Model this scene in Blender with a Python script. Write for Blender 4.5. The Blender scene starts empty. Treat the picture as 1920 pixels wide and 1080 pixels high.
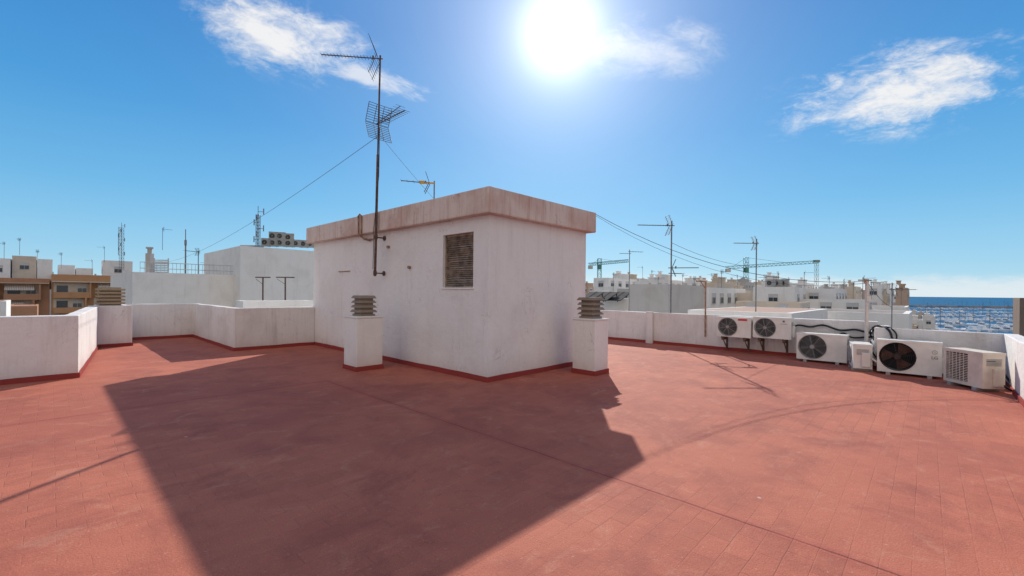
import bpy, bmesh, math, random
from mathutils import Vector, Matrix
random.seed(7)
sc=bpy.context.scene
COL=sc.collection
F=820.0; RR=0.0105; H=1.4
def W(px,py,d):
    u=px-960; v=540-py+8; c,s=math.cos(RR),math.sin(RR)
    return Vector(((u*c-v*s)/F*d, d, H+(u*s+v*c)/F*d))
def G(px,py):
    p=W(px,py,1.0); d=H/(H-p.z); return Vector((p.x*d,d,0))
C0=Vector((-0.365,6.77,0)); ANG=math.radians(46.5)
R=Vector((math.cos(ANG),math.sin(ANG),0)); L=Vector((-math.sin(ANG),math.cos(ANG),0))
def AB(a,b,z=0): return C0+R*a+L*b+Vector((0,0,z))
def toAB(p):
    d=p-C0; return (d.dot(R), d.dot(L), p.z)

# ---------------------------------------------------------------- materials
class NT:
    def __init__(s,tree): s.t=tree; s.n=tree.nodes; s.l=tree.links
    def node(s,typ,**k):
        n=s.n.new(typ)
        for a,b in k.items(): setattr(n,a,b)
        return n
    def setin(s,sock,v):
        if hasattr(v,'is_linked') or hasattr(v,'links'): s.l.new(v,sock)
        else: sock.default_value=v
    def math(s,op,a,b=0.0,c=0.0,clamp=False):
        n=s.node('ShaderNodeMath',operation=op,use_clamp=clamp)
        s.setin(n.inputs[0],a); s.setin(n.inputs[1],b); s.setin(n.inputs[2],c); return n.outputs[0]
    def mix(s,f,a,b,bt='MIX'):
        n=s.node('ShaderNodeMix',data_type='RGBA',blend_type=bt)
        s.setin(n.inputs[0],f)
        s.setin(n.inputs[6],a if not isinstance(a,tuple) else (*a[:3],1)); s.setin(n.inputs[7],b if not isinstance(b,tuple) else (*b[:3],1))
        return n.outputs[2]
    def noise(s,vec,scale,detail=4,rough=.55,dist=0.0,dim='3D'):
        n=s.node('ShaderNodeTexNoise'); s.setin(n.inputs['Vector'],vec)
        n.inputs['Scale'].default_value=scale; n.inputs['Detail'].default_value=detail
        n.inputs['Roughness'].default_value=rough; n.inputs['Distortion'].default_value=dist
        return n.outputs['Fac']
    def ramp(s,v,lo,hi,a=0.0,b=1.0):
        n=s.node('ShaderNodeMapRange',interpolation_type='SMOOTHSTEP'); s.setin(n.inputs[0],v)
        n.inputs[1].default_value=lo; n.inputs[2].default_value=hi; n.inputs[3].default_value=a; n.inputs[4].default_value=b
        return n.outputs[0]
    def mapping(s,vec,scale=(1,1,1),rot=(0,0,0),loc=(0,0,0)):
        n=s.node('ShaderNodeMapping'); s.setin(n.inputs[0],vec)
        n.inputs['Scale'].default_value=scale; n.inputs['Rotation'].default_value=rot; n.inputs['Location'].default_value=loc
        return n.outputs[0]
    def sep(s,v):
        n=s.node('ShaderNodeSeparateXYZ'); s.setin(n.inputs[0],v); return n.outputs
def newmat(name,rough=.8,metal=0.0,spec=.3):
    m=bpy.data.materials.new(name); m.use_nodes=True; t=NT(m.node_tree)
    b=m.node_tree.nodes['Principled BSDF']; b.inputs['Roughness'].default_value=rough
    b.inputs['Metallic'].default_value=metal; b.inputs['Specular IOR Level'].default_value=spec
    return m,t,b
def bump(t,b,h,strength=.3,dist=.01):
    n=t.node('ShaderNodeBump'); n.inputs['Strength'].default_value=strength; n.inputs['Distance'].default_value=dist
    t.setin(n.inputs['Height'],h); t.l.new(n.outputs[0],b.inputs['Normal'])
def gpos(t): return t.node('ShaderNodeNewGeometry').outputs['Position']
def simple(name,col,rough=.6,metal=0,var=.15,scale=6,spec=.3):
    m,t,b=newmat(name,rough,metal,spec); p=t.node('ShaderNodeTexCoord').outputs['Object']
    f=t.noise(p,scale,5,.6)
    f=t.ramp(f,.3,.7)
    dark=tuple(c*(1-var) for c in col); lite=tuple(min(1,c*(1+var*.6)) for c in col)
    t.l.new(t.mix(f,dark,lite),b.inputs['Base Color'])
    return m
def plaster(name,col=(.74,.71,.70),stain=(.42,.33,.28),amount=.5,streak=.5,bs=.35,base_z=None,fine=70,fs=0,cracks=0):
    m,t,b=newmat(name,.9,0,.15); p=gpos(t)
    n1=t.ramp(t.noise(p,.9,6,.6,.4),.42,.75)
    n2=t.ramp(t.noise(t.mapping(p,(5,5,.45)),1.0,6,.65,.2),.52,.78)
    n3=t.ramp(t.noise(p,14,4,.7),.35,.7)
    c=t.mix(t.math('MULTIPLY',n1,amount*.55),col,stain)
    c=t.mix(t.math('MULTIPLY',n2,streak*.6),c,stain)
    c=t.mix(t.math('MULTIPLY',n3,.07),c,tuple(x*.6 for x in col))
    if fs:
        n4=t.ramp(t.noise(t.mapping(p,(16,16,1.1)),1.0,5,.7,.1),.50,.72)
        c=t.mix(t.math('MULTIPLY',n4,fs),c,tuple(x*.8 for x in stain))
    sp=t.ramp(t.noise(p,33,3,.5),.70,.76)
    c=t.mix(t.math('MULTIPLY',sp,.35),c,tuple(x*.55 for x in stain))
    if cracks:
        nn=t.noise(t.mapping(p,(1.1,1.1,.7)),1.0,5,.6,1.6)
        cr_=t.ramp(t.math('ABSOLUTE',t.math('SUBTRACT',nn,.5)),.0015,.005,1,0)
        cr_=t.math('MULTIPLY',cr_,t.ramp(t.noise(p,1.7,2),.5,.62))
        c=t.mix(t.math('MULTIPLY',cr_,cracks),c,tuple(x*.6 for x in stain))
    if base_z is not None:
        z=t.sep(p)[2]; zz=t.math('ADD',z,t.math('MULTIPLY',t.noise(p,2.5,4),.35))
        g=t.ramp(zz,base_z,base_z+.5,.45,0)
        c=t.mix(g,c,(.45,.30,.26))
    t.l.new(c,b.inputs['Base Color'])
    h=t.math('ADD',t.noise(p,fine,5,.65),t.math('MULTIPLY',t.noise(p,7,4),2.2))
    bump(t,b,h,bs,.012)
    return m

M_plaster=plaster('plaster_white',(.775,.75,.735),(.50,.44,.41),.45,.42,.5,.05,fs=.08,cracks=.35)
M_fascia=plaster('plaster_stained',(.67,.57,.51),(.42,.19,.14),1.1,1.3,.5,fs=.5,cracks=.5)
M_parapet=plaster('parapet_plaster',(.75,.725,.71),(.42,.36,.33),.85,.75,.55,.02,fs=.2,cracks=.4)
M_farwhite=plaster('far_white',(.80,.78,.75),(.48,.43,.40),.5,.45,.1,fine=8)
M_fargrey=plaster('far_grey',(.50,.48,.46),(.3,.26,.23),.6,.5,.1,fine=8)
M_farbeige=plaster('far_beige',(.64,.55,.45),(.35,.27,.22),.5,.5,.1,fine=8)
M_brown=plaster('brown_render',(.42,.22,.13),(.24,.12,.08),.5,.3,.1,fine=8)
M_ochre=plaster('ochre_brick',(.50,.27,.14),(.28,.14,.08),.5,.3,.1,fine=8)
M_darkbrown=plaster('dark_brown_render',(.22,.17,.14),(.12,.09,.07),.5,.3,.1,fine=8)
M_farpink=plaster('far_pink',(.55,.40,.30),(.35,.2,.16),.5,.4,.1,fine=8)
M_concrete=plaster('vent_concrete',(.27,.22,.18),(.11,.08,.065),.8,.5,.6)
M_oldconc=plaster('vent_concrete_ochre',(.36,.28,.19),(.16,.10,.07),.8,.5,.6)
M_red=plaster('red_skirting',(.29,.05,.045),(.17,.035,.03),.5,.4,.4)
M_steel=simple('galvanised_steel',(.22,.22,.23),.5,.6,.3,20)
M_rust=simple('rusty_steel',(.15,.09,.065),.75,.3,.45,25)
M_rustp=simple('rusty_painted_pipe',(.36,.22,.15),.75,.0,.45,15)
M_alu=simple('antenna_aluminium',(.13,.12,.12),.7,.2,.3,20)
M_black=simple('black_rubber',(.02,.02,.022),.5,0,.2,10)
M_dark=simple('dark_void',(.015,.014,.014),.9,0,.2,5)
M_acw=simple('aircon_white',(.72,.71,.67),.45,0,.10,4,.4)
M_accream=simple('aircon_cream',(.70,.63,.52),.5,0,.14,5,.4)
M_acgrille=simple('aircon_grille_grey',(.33,.33,.32),.5,0,.15,8)
M_acdark=simple('fan_dark',(.035,.035,.04),.5,0,.2,8)
M_acbrown=simple('fan_rusty',(.12,.055,.035),.7,0,.4,9)
M_badge_red=simple('badge_red',(.55,.03,.03),.4,0,.05,5)
M_badge_grey=simple('badge_grey',(.12,.12,.13),.4,0,.05,5)
M_louver=simple('louver_wood',(.29,.23,.18),.85,0,.55,9)
M_glass=simple('window_glass',(.035,.05,.065),.12,0,.3,.7,.6)
M_frame=simple('window_frame',(.5,.5,.5),.5,0,.1,3)
M_yellow=simple('yellow_plastic',(.6,.36,.04),.5,0,.1,5)
M_green=simple('crane_green',(.08,.24,.20),.5,.0,.2,2)
M_teal=simple('crane_yellow_grey',(.26,.30,.27),.5,.0,.2,2)
M_hull=simple('boat_white',(.80,.80,.80),.6,0,.06,1)
M_darkmetal=simple('dark_sheet',(.05,.052,.058),.9,0,.3,1.5,.1)
M_terr=plaster('terracotta_roof',(.42,.22,.15),(.28,.12,.09),.7,.2,.2,fine=8)
M_paleterr=plaster('faded_terrace_coating',(.44,.30,.24),(.32,.18,.14),.7,.2,.2,fine=8)
M_greyroof=plaster('grey_roof',(.33,.31,.29),(.2,.17,.15),.7,.2,.2,fine=8)
M_rock=plaster('breakwater_rock',(.16,.14,.12),(.08,.07,.06),.7,.2,.5,fine=1)
M_post=plaster('post_white_rust',(.70,.65,.60),(.34,.17,.10),.5,.6,.3)
def awning():
    m,t,b=newmat('striped_awning',.85); p=t.sep(t.node('ShaderNodeTexCoord').outputs['Object'])
    s=t.math('SINE',t.math('MULTIPLY',p[0],30)); f=t.ramp(s,-.15,.15)
    t.l.new(t.mix(f,(.66,.62,.56),(.46,.34,.27)),b.inputs['Base Color']); return m
M_awn=awning()
def floor_mat():
    m,t,b=newmat('red_roof_coating',.82,0,.22)
    co=t.node('ShaderNodeTexCoord').outputs['Object']; s=t.sep(co)
    br=t.node('ShaderNodeTexBrick'); 
    wob=t.node('ShaderNodeTexNoise'); wob.inputs['Scale'].default_value=6; wob.inputs['Detail'].default_value=3; t.l.new(co,wob.inputs['Vector'])
    vm=t.node('ShaderNodeVectorMath',operation='MULTIPLY_ADD'); t.l.new(wob.outputs['Color'],vm.inputs[0]); vm.inputs[1].default_value=(.010,.010,0); t.l.new(co,vm.inputs[2])
    t.l.new(vm.outputs[0],br.inputs['Vector'])
    br.inputs['Scale'].default_value=1; br.inputs['Brick Width'].default_value=.25; br.inputs['Row Height'].default_value=.125
    br.inputs['Mortar Size'].default_value=.004; br.inputs['Mortar Smooth'].default_value=.8
    br.inputs['Color1'].default_value=(.34,.34,.34,1); br.inputs['Color2'].default_value=(.66,.66,.66,1); br.inputs['Mortar'].default_value=(.5,.5,.5,1)
    big=t.ramp(t.noise(co,.35,5,.6,.3),.35,.7)
    c=t.mix(big,(.50,.158,.096),(.405,.118,.078))
    med=t.ramp(t.noise(co,1.7,6,.65,.6),.42,.70)
    c=t.mix(t.math('MULTIPLY',med,.55),c,(.31,.083,.062))
    sc_=t.ramp(t.noise(t.mapping(co,(1,1.5,1),(0,0,.5)),2.3,8,.75,.9),.53,.68)
    c=t.mix(t.math('MULTIPLY',sc_,.34),c,(.60,.30,.20))
    pt=t.ramp(t.noise(t.mapping(co,(1,1,1),(0,0,0),(7,3,0)),.8,7,.7,1.5),.53,.64)
    c=t.mix(t.math('MULTIPLY',pt,.36),c,(.27,.075,.058))
    # trowel sweeps: elongated pale arcs
    sw=t.ramp(t.noise(t.mapping(co,(.5,4.5,1),(0,0,1.1)),1.6,6,.7,1.8),.60,.70)
    c=t.mix(t.math('MULTIPLY',sw,.16),c,(.64,.34,.24))
    worn=t.ramp(t.noise(co,.6,4,.5),.36,.58,.25,1)
    c=t.mix(t.math('MULTIPLY',worn,.22),c,br.outputs['Color'],'OVERLAY')
    jn=t.ramp(t.noise(co,5,5,.7),.38,.62,.15,1)
    c=t.mix(t.math('MULTIPLY',t.math('MULTIPLY',br.outputs['Fac'],jn),t.math('MULTIPLY',worn,.46)),c,(.20,.06,.05))
    g=t.noise(co,120,3,.6); c=t.mix(t.ramp(g,.35,.75,0,.42),c,(.20,.055,.042))
    g2=t.ramp(t.noise(co,45,4,.6),.60,.72); c=t.mix(t.math('MULTIPLY',g2,.34),c,(.65,.37,.27))
    nn=t.noise(co,.55,6,.6,1.2); hc=t.ramp(t.math('ABSOLUTE',t.math('SUBTRACT',nn,.5)),.0006,.0022,1,0)
    hc=t.math('MULTIPLY',hc,t.ramp(t.noise(co,.9,2),.48,.6))
    c=t.mix(t.math('MULTIPLY',hc,.35),c,(.20,.05,.04))
    def line(coord,off,w,n):
        d=t.math('ABSOLUTE',t.math('ADD',t.math('ADD',coord,off),t.math('MULTIPLY',t.math('SUBTRACT',t.noise(co,n,4,.6),.5),.03)))
        return t.ramp(d,w*.4,w,1,0), t.ramp(d,.02,.09,1,0)
    l1,w1=line(s[0],1.72,.011,3); l2,w2=line(s[1],-1.81,.011,4)
    l2=t.math('MULTIPLY',l2,t.ramp(s[0],-1.75,-1.70,1,0)); w2=t.math('MULTIPLY',w2,t.ramp(s[0],-1.75,-1.65,1,0))
    l1=t.math('MULTIPLY',l1,t.ramp(s[1],1.8,2.0,1,0)); w1=t.math('MULTIPLY',w1,t.ramp(s[1],1.8,2.0,1,0))
    ln=t.math('MAXIMUM',l1,l2); wd=t.math('MAXIMUM',w1,w2)
    c=t.mix(t.math('MULTIPLY',wd,.22),c,(.33,.06,.05))
    c=t.mix(t.math('MULTIPLY',ln,t.ramp(t.noise(co,1.3,3),.35,.6,.25,.7)),c,(.15,.035,.03))
    v=t.node('ShaderNodeTexVoronoi'); v.inputs['Scale'].default_value=1.6; t.l.new(co,v.inputs['Vector'])
    sp=t.ramp(v.outputs['Distance'],.012,.03,1,0); c=t.mix(t.math('MULTIPLY',sp,.6),c,(.6,.5,.45))
    t.l.new(c,b.inputs['Base Color'])
    h=t.math('SUBTRACT',t.math('ADD',t.math('MULTIPLY',t.noise(co,90,4,.6),.6),t.math('MULTIPLY',t.noise(co,5,5,.6),1.6)),t.math('MULTIPLY',br.outputs['Fac'],t.math('MULTIPLY',worn,.3)))
    h=t.math('ADD',h,t.math('MULTIPLY',wd,.5)); h=t.math('SUBTRACT',h,t.math('MULTIPLY',ln,.8))
    bump(t,b,h,.5,.010)
    return m
M_floor=floor_mat()
def sea_mat():
    m,t,b=newmat('sea_water',.7,0,.05); p=gpos(t)
    n=t.ramp(t.noise(t.mapping(p,(.004,.02,1),(0,0,.8)),1,5,.6),.3,.7)
    t.l.new(t.mix(n,(.012,.105,.23),(.02,.15,.29)),b.inputs['Base Color'])
    bump(t,b,t.noise(p,.25,5,.6),.3,.4); return m
M_sea=sea_mat()
M_ground=plaster('ground_urban',(.10,.10,.10),(.06,.055,.05),.6,.1,.2,fine=2)

# ---------------------------------------------------------------- builder
class MB:
    def __init__(s): s.v=[]; s.f=[]; s.m=[]; s.cur=0; s.sm=[]
    def add(s,vs,fs,smooth=False):
        o=len(s.v); s.v+= [Vector(v) for v in vs]
        for f in fs: s.f.append([i+o for i in f]); s.m.append(s.cur); s.sm.append(smooth)
        return s
    def quad(s,*p): return s.add(p,[list(range(len(p)))])
    def box(s,x0,x1,y0,y1,z0,z1,M=None):
        vs=[Vector((x,y,z)) for z in (z0,z1) for x,y in ((x0,y0),(x1,y0),(x1,y1),(x0,y1))]
        if M: vs=[M@v for v in vs]
        return s.add(vs,[[3,2,1,0],[4,5,6,7],[0,1,5,4],[1,2,6,5],[2,3,7,6],[3,0,4,7]])
    def cyl(s,p0,p1,r,n=8,r2=None,cap=True):
        p0=Vector(p0);p1=Vector(p1); d=(p1-p0); 
        if d.length<1e-6: return s
        q=d.to_track_quat('Z','Y'); r2=r if r2 is None else r2; vs=[]
        for p,rr in((p0,r),(p1,r2)):
            for i in range(n):
                a=2*math.pi*i/n; vs.append(p+q@Vector((rr*math.cos(a),rr*math.sin(a),0)))
        s.add(vs,[[i,(i+1)%n,n+(i+1)%n,n+i] for i in range(n)],n>6)
        if cap: s.add(vs[:n],[list(range(n))[::-1]]); s.add(vs[n:],[list(range(n))])
        return s
    def tube(s,pts,r,n=6):
        for a,b in zip(pts[:-1],pts[1:]): s.cyl(a,b,r,n)
        return s
    def prism(s,pts,z0,z1):
        n=len(pts); vs=[(x,y,z0) for x,y in pts]+[(x,y,z1) for x,y in pts]
        return s.add(vs,[list(range(n))[::-1],[n+i for i in range(n)]]+[[i,(i+1)%n,n+(i+1)%n,n+i] for i in range(n)])
    def strip(s,path,o0,o1,z0,z1,closed=False,dense=0,jz=0,jo=0):
        pts=[Vector((p[0],p[1])) for p in path]
        if dense and not closed:
            q=[pts[0]]
            for a,b in zip(pts[:-1],pts[1:]):
                k=max(1,int((b-a).length/dense)); q+=[a.lerp(b,i/k) for i in range(1,k+1)]
            pts=q
        n=len(pts)
        def off(o):
            out=[]
            for i,p in enumerate(pts):
                dirs=[]
                if i>0 or closed: dirs.append((p-pts[i-1]).normalized())
                if i<n-1 or closed: dirs.append((pts[(i+1)%n]-p).normalized())
                ns=[Vector((-d.y,d.x)) for d in dirs]
                if len(ns)==1: out.append(p+ns[0]*o)
                else:
                    m=(ns[0]+ns[1]); k=m.dot(ns[0]); out.append(p+m*(o/k) if k>1e-6 else p+ns[0]*o)
            return out
        A=off(o0);B=off(o1); vs=[]; rj=random.Random(3)
        for a,b in zip(A,B):
            j1=rj.uniform(-jz,jz);j2=rj.uniform(-jz,jz); k=rj.uniform(-jo,jo)
            vs+=[(a.x,a.y,z0),(b.x,b.y,z0),(b.x,b.y,z1+j1),(a.x+k,a.y+k,z1+j2)]
        fs=[]; m=n if closed else n-1
        for i in range(m):
            j=(i+1)%n
            for k in range(4): fs.append([4*i+k,4*j+k,4*j+(k+1)%4,4*i+(k+1)%4])
        if not closed: fs.append([0,1,2,3]); fs.append([4*(n-1)+k for k in(3,2,1,0)])
        return s.add(vs,fs)
    def build(s,name,mats,parent=None,rel=False,bevel=0,seg=2):
        me=bpy.data.meshes.new(name)
        off=parent.location if (rel and parent) else Vector((0,0,0))
        me.from_pydata([v-off for v in s.v],[],s.f)
        if not isinstance(mats,(list,tuple)): mats=[mats]
        for m in mats: me.materials.append(m)
        for p,mi,sm in zip(me.polygons,s.m,s.sm): p.material_index=mi; p.use_smooth=sm
        bm=bmesh.new(); bm.from_mesh(me); bmesh.ops.recalc_face_normals(bm,faces=bm.faces); bm.to_mesh(me); bm.free()
        o=bpy.data.objects.new(name,me); COL.objects.link(o)
        if parent: o.parent=parent
        if bevel:
            md=o.modifiers.new('bevel','BEVEL'); md.width=bevel; md.segments=seg; md.limit_method='ANGLE'
        return o
def tag(o,label,cat,group=None):
    o['label']=label; o['category']=cat
    if group: o['group']=group
    return o
def thing(name,label,cat,loc=(0,0,0),rotz=0,group=None,scale=1):
    o=bpy.data.objects.new(name,None); o.empty_display_size=.3; COL.objects.link(o)
    o.location=Vector(loc); o.rotation_euler=(0,0,rotz); o.scale=(scale,)*3
    return tag(o,label,cat,group)
def frame(o): o.location=C0; o.rotation_euler=(0,0,ANG); return o
def dup(t,loc,rotz=0,scale=1,label=None,group=None):
    def rec(o,par):
        c=o.copy(); COL.objects.link(c)
        if par: c.parent=par
        for ch in list(o.children):
            rec(ch,c)
        return c
    c=rec(t,None); c.location=Vector(loc); c.rotation_euler=(0,0,rotz); c.scale=(scale,)*3
    if label: c['label']=label
    if group: c['group']=group
    return c

# ---------------------------------------------------------------- camera, sun, world
cam=bpy.data.cameras.new('camera'); co=bpy.data.objects.new('camera',cam); COL.objects.link(co)
cam.sensor_width=36; cam.lens=F/1920*36; cam.shift_y=8/1920; cam.clip_end=60000; cam.clip_start=.05
co.matrix_world=Matrix.Translation((0,0,H))@Matrix.Rotation(math.pi/2,4,'X')@Matrix.Rotation(RR,4,'Z')
sc.camera=co
EL=math.radians(30.6); AZ=math.radians(5.9)
S=Vector((math.sin(AZ)*math.cos(EL),math.cos(AZ)*math.cos(EL),math.sin(EL)))
sl=bpy.data.lights.new('sun','SUN'); sl.energy=5.0; sl.angle=math.radians(.55); sl.color=(1,.92,.81)
so=bpy.data.objects.new('sun',sl); COL.objects.link(so); so.rotation_euler=S.to_track_quat('Z','Y').to_euler()
wd=bpy.data.worlds.new('World'); sc.world=wd; wd.use_nodes=True; t=NT(wd.node_tree)
for n in list(t.n): t.n.remove(n)
out=t.node('ShaderNodeOutputWorld')
sky=t.node('ShaderNodeTexSky'); sky.sky_type='NISHITA'; sky.sun_disc=False; sky.sun_elevation=EL; sky.sun_rotation=AZ
sky.air_density=1.0; sky.dust_density=.3; sky.ozone_density=2.5; sky.altitude=0
d=t.node('ShaderNodeTexCoord').outputs['Generated']; x,y,z=t.sep(d)[:3]
cr=t.node('ShaderNodeValToRGB'); t.l.new(t.math('MAXIMUM',z,0),cr.inputs[0]); e=cr.color_ramp
e.elements[0].position=0; e.elements[0].color=(3.4,5.7,7.1,1); e.elements[1].position=1; e.elements[1].color=(.15,1.4,4.2,1)
for p_,c_ in((.06,(2.3,4.9,6.9)),(.18,(1.1,3.8,6.5)),(.32,(.45,2.7,5.9)),(.5,(.2,1.85,5.0))):
    q=e.elements.new(p_); q.color=(*c_,1)
skc=t.mix(.86,sky.outputs[0],cr.outputs[0])
bg=t.node('ShaderNodeBackground'); bg.inputs[1].default_value=.123; t.l.new(skc,bg.inputs[0])
ys=t.math('MAXIMUM',y,.05); gx=t.math('DIVIDE',x,ys); gz=t.math('DIVIDE',z,ys)
front=t.ramp(y,.06,.2)
def cloud(cx,cz,ang,rx,rz,seed,lo,hi,opac,stretch=2.5,sc_=7):
    cx=(cx-960)/F; cz=(548+(cx*F)*.0105-cz)/F; ca,sa=math.cos(ang),math.sin(ang)
    dx=t.math('SUBTRACT',gx,cx); dz=t.math('SUBTRACT',gz,cz)
    u=t.math('ADD',t.math('MULTIPLY',dx,ca),t.math('MULTIPLY',dz,sa)); v=t.math('SUBTRACT',t.math('MULTIPLY',dz,ca),t.math('MULTIPLY',dx,sa))
    cv=t.node('ShaderNodeCombineXYZ'); t.l.new(u,cv.inputs[0]); t.l.new(t.math('MULTIPLY',v,stretch),cv.inputs[1]); cv.inputs[2].default_value=seed
    n=t.noise(cv.outputs[0],sc_,9,.62,.5)
    n2=t.noise(cv.outputs[0],sc_*3.5,6,.65,.9)
    uu=t.math('DIVIDE',u,rx); vv=t.math('DIVIDE',v,rz)
    e=t.math('SQRT',t.math('ADD',t.math('MULTIPLY',uu,uu),t.math('MULTIPLY',vv,vv)))
    e=t.math('SUBTRACT',1.0,e)
    q=t.math('ADD',e,t.math('MULTIPLY',t.math('SUBTRACT',n,.5),2.4)); q=t.math('ADD',q,t.math('MULTIPLY',t.math('SUBTRACT',n2,.5),.9))
    q=t.math('MULTIPLY',t.ramp(q,lo,hi),t.ramp(e,-.45,.25))
    return t.math('MULTIPLY',q,opac)
c1=cloud(520,66,math.radians(-17),.21,.085,3.1,-.15,.95,.92,2.0,7)
c1b=cloud(690,145,math.radians(-18),.17,.038,8.3,.05,1.1,.65,2.4,8)
c2=cloud(1220,88,math.radians(0),.18,.080,5.7,-.1,1.4,.55,1.6,7)
c3=cloud(1700,165,math.radians(12),.29,.10,1.9,-.12,1.05,.92,2.6,8)
c4=cloud(1790,85,math.radians(8),.13,.03,12.9,.2,1.3,.4,3,8)
cl=c1
for q in(c1b,c2,c3,c4): cl=t.math('MAXIMUM',cl,q)
bn=t.node('ShaderNodeCombineXYZ'); t.l.new(t.math('MULTIPLY',gx,1.0),bn.inputs[0]); t.l.new(t.math('MULTIPLY',gz,3.5),bn.inputs[1])
bnn=t.noise(bn.outputs[0],9,7,.6,.3)
hz=t.math('SUBTRACT',t.math('ADD',.022,t.math('MULTIPLY',bnn,.06)),gz)
bank=t.math('MULTIPLY',t.math('MULTIPLY',t.ramp(hz,.0,.03),t.ramp(gx,.05,.4)),.55)
cl=t.math('MAXIMUM',cl,bank)
cl=t.math('MULTIPLY',cl,front)
cb=t.node('ShaderNodeBackground'); cb.inputs[0].default_value=(1,.985,.97,1); cb.inputs[1].default_value=.92
ms=t.node('ShaderNodeMixShader'); t.l.new(cl,ms.inputs[0]); t.l.new(bg.outputs[0],ms.inputs[1]); t.l.new(cb.outputs[0],ms.inputs[2])
bk=t.math('MULTIPLY',t.ramp(t.math('MULTIPLY',y,-1),.02,.35),t.ramp(t.noise(d,3.0,6,.6,.3),.30,.52,.35,1))  # unseen bright clouds added behind the camera as fill for the shaded walls
fill_bg=t.node('ShaderNodeBackground'); fill_bg.inputs[0].default_value=(1,.93,.87,1); fill_bg.inputs[1].default_value=.80
ms2=t.node('ShaderNodeMixShader'); t.l.new(bk,ms2.inputs[0]); t.l.new(ms.outputs[0],ms2.inputs[1]); t.l.new(fill_bg.outputs[0],ms2.inputs[2])
dn=t.node('ShaderNodeVectorMath',operation='DOT_PRODUCT'); t.l.new(d,dn.inputs[0]); dn.inputs[1].default_value=S
dt=t.math('MAXIMUM',dn.outputs['Value'],0)
gl=t.math('ADD',t.math('MULTIPLY',t.math('POWER',dt,420),1.0),t.math('ADD',t.math('MULTIPLY',t.math('POWER',dt,70),.36),t.math('MULTIPLY',t.math('POWER',dt,11),.17)))
gb=t.node('ShaderNodeBackground'); gb.inputs[0].default_value=(1,.98,.94,1); t.l.new(gl,gb.inputs[1])
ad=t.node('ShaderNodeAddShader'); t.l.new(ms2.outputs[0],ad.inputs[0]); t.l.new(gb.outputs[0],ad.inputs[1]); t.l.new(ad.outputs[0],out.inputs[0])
sc.view_settings.view_transform='Standard'; sc.view_settings.look='None'; sc.view_settings.exposure=0

# ---------------------------------------------------------------- setting
def structure(o): o['kind']='structure'; return o
b=MB(); b.quad((-40000,-40000,-20),(40000,-40000,-20),(40000,40000,-20),(-40000,40000,-20)); structure(b.build('sea',M_sea))
b=MB(); b.prism([(-30000,-6000),(700,-6000),(420,120),(215,225),(262,300),(330,450),(330,900),(-300,3200),(-30000,9000)],-22,-18); structure(b.build('ground',M_ground))
FL=[(-10,-5.85),(6.12,-5.85),(6.12,-4.2),(7.05,-4.2),(7.05,6.5),(-1.8,6.45),(-1.8,10.6),(-3.3,10.6),(-3.3,9.1),(-3.9,9.1),(-4.36,4.66),(-10,4.66)]
b=MB(); b.prism(FL,-.15,0); fl=frame(structure(b.build('terrace_floor',M_floor)))
ap=tag(frame(MB().strip(FL,-.2,-.01,-18,-.16,True).build('apartment_block',M_farwhite)),'white apartment block under the red roof terrace','building')

def parapet(path,h,label,name='parapet_wall',skirt=True,th=.18):
    e=frame(thing(name,label,'wall')); 
    b=MB(); b.strip(path,0.0,th,-.1,h,dense=.45,jz=.006,jo=.003); b.build('wall',M_parapet,e,bevel=.014)
    if skirt:
        b=MB(); b.strip(path,-.020,-.004,0.0,.075,dense=.3,jz=.008,jo=.001); b.build('skirting',M_red,e)
    return e
parapet([(-10,4.66),(-4.36,4.66),(-3.9,9.095)],.97,'low white plastered roof parapet with red skirting and a corner')
e=frame(thing('parapet_chimney','white chimney block built into the parapet with louvred concrete cowl','chimney'))
b=MB(); b.box(-4.07,-3.3,9.1,9.28,-.1,.985); b.box(-3.95,-3.45,9.281,9.75,-.1,.985); b.build('shaft',M_parapet,e,bevel=.012)
b=MB(); b.box(-3.9,-3.3,9.084,9.098,0,.08); b.build('skirting',M_red,e)
b=MB()
for k in range(5):
    z=.985+.03+k*.082; b.box(-3.93,-3.42,9.13,9.64,z,z+.045)
b.box(-3.86,-3.49,9.2,9.57,.985,1.42); b.build('cowl',M_oldconc,e,bevel=.008)
parapet([(-3.295,9.1),(-3.3,10.6),(-1.8,10.6),(-1.8,6.45),(-.004,6.45)],.97,'low white parapet folding round a recess beside the stair hut')
pr=parapet([(7.05,-4.2),(7.05,6.5)][::-1],.87,'long low white roof parapet with stained plaster and red skirting')
b=MB(); b.box(6.96,7.045,.66,.86,0,.90); b.build('pier',M_parapet,pr,bevel=.01)
parapet([(7.23,-4.2),(6.12,-4.2),(6.12,-5.85),(-10,-5.85)],.80,'low white parapet stepping forward to the terrace corner')
parapet([(-10,-5.85),(-10,4.66)],.85,'low white parapet closing the terrace',th=.18)

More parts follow.
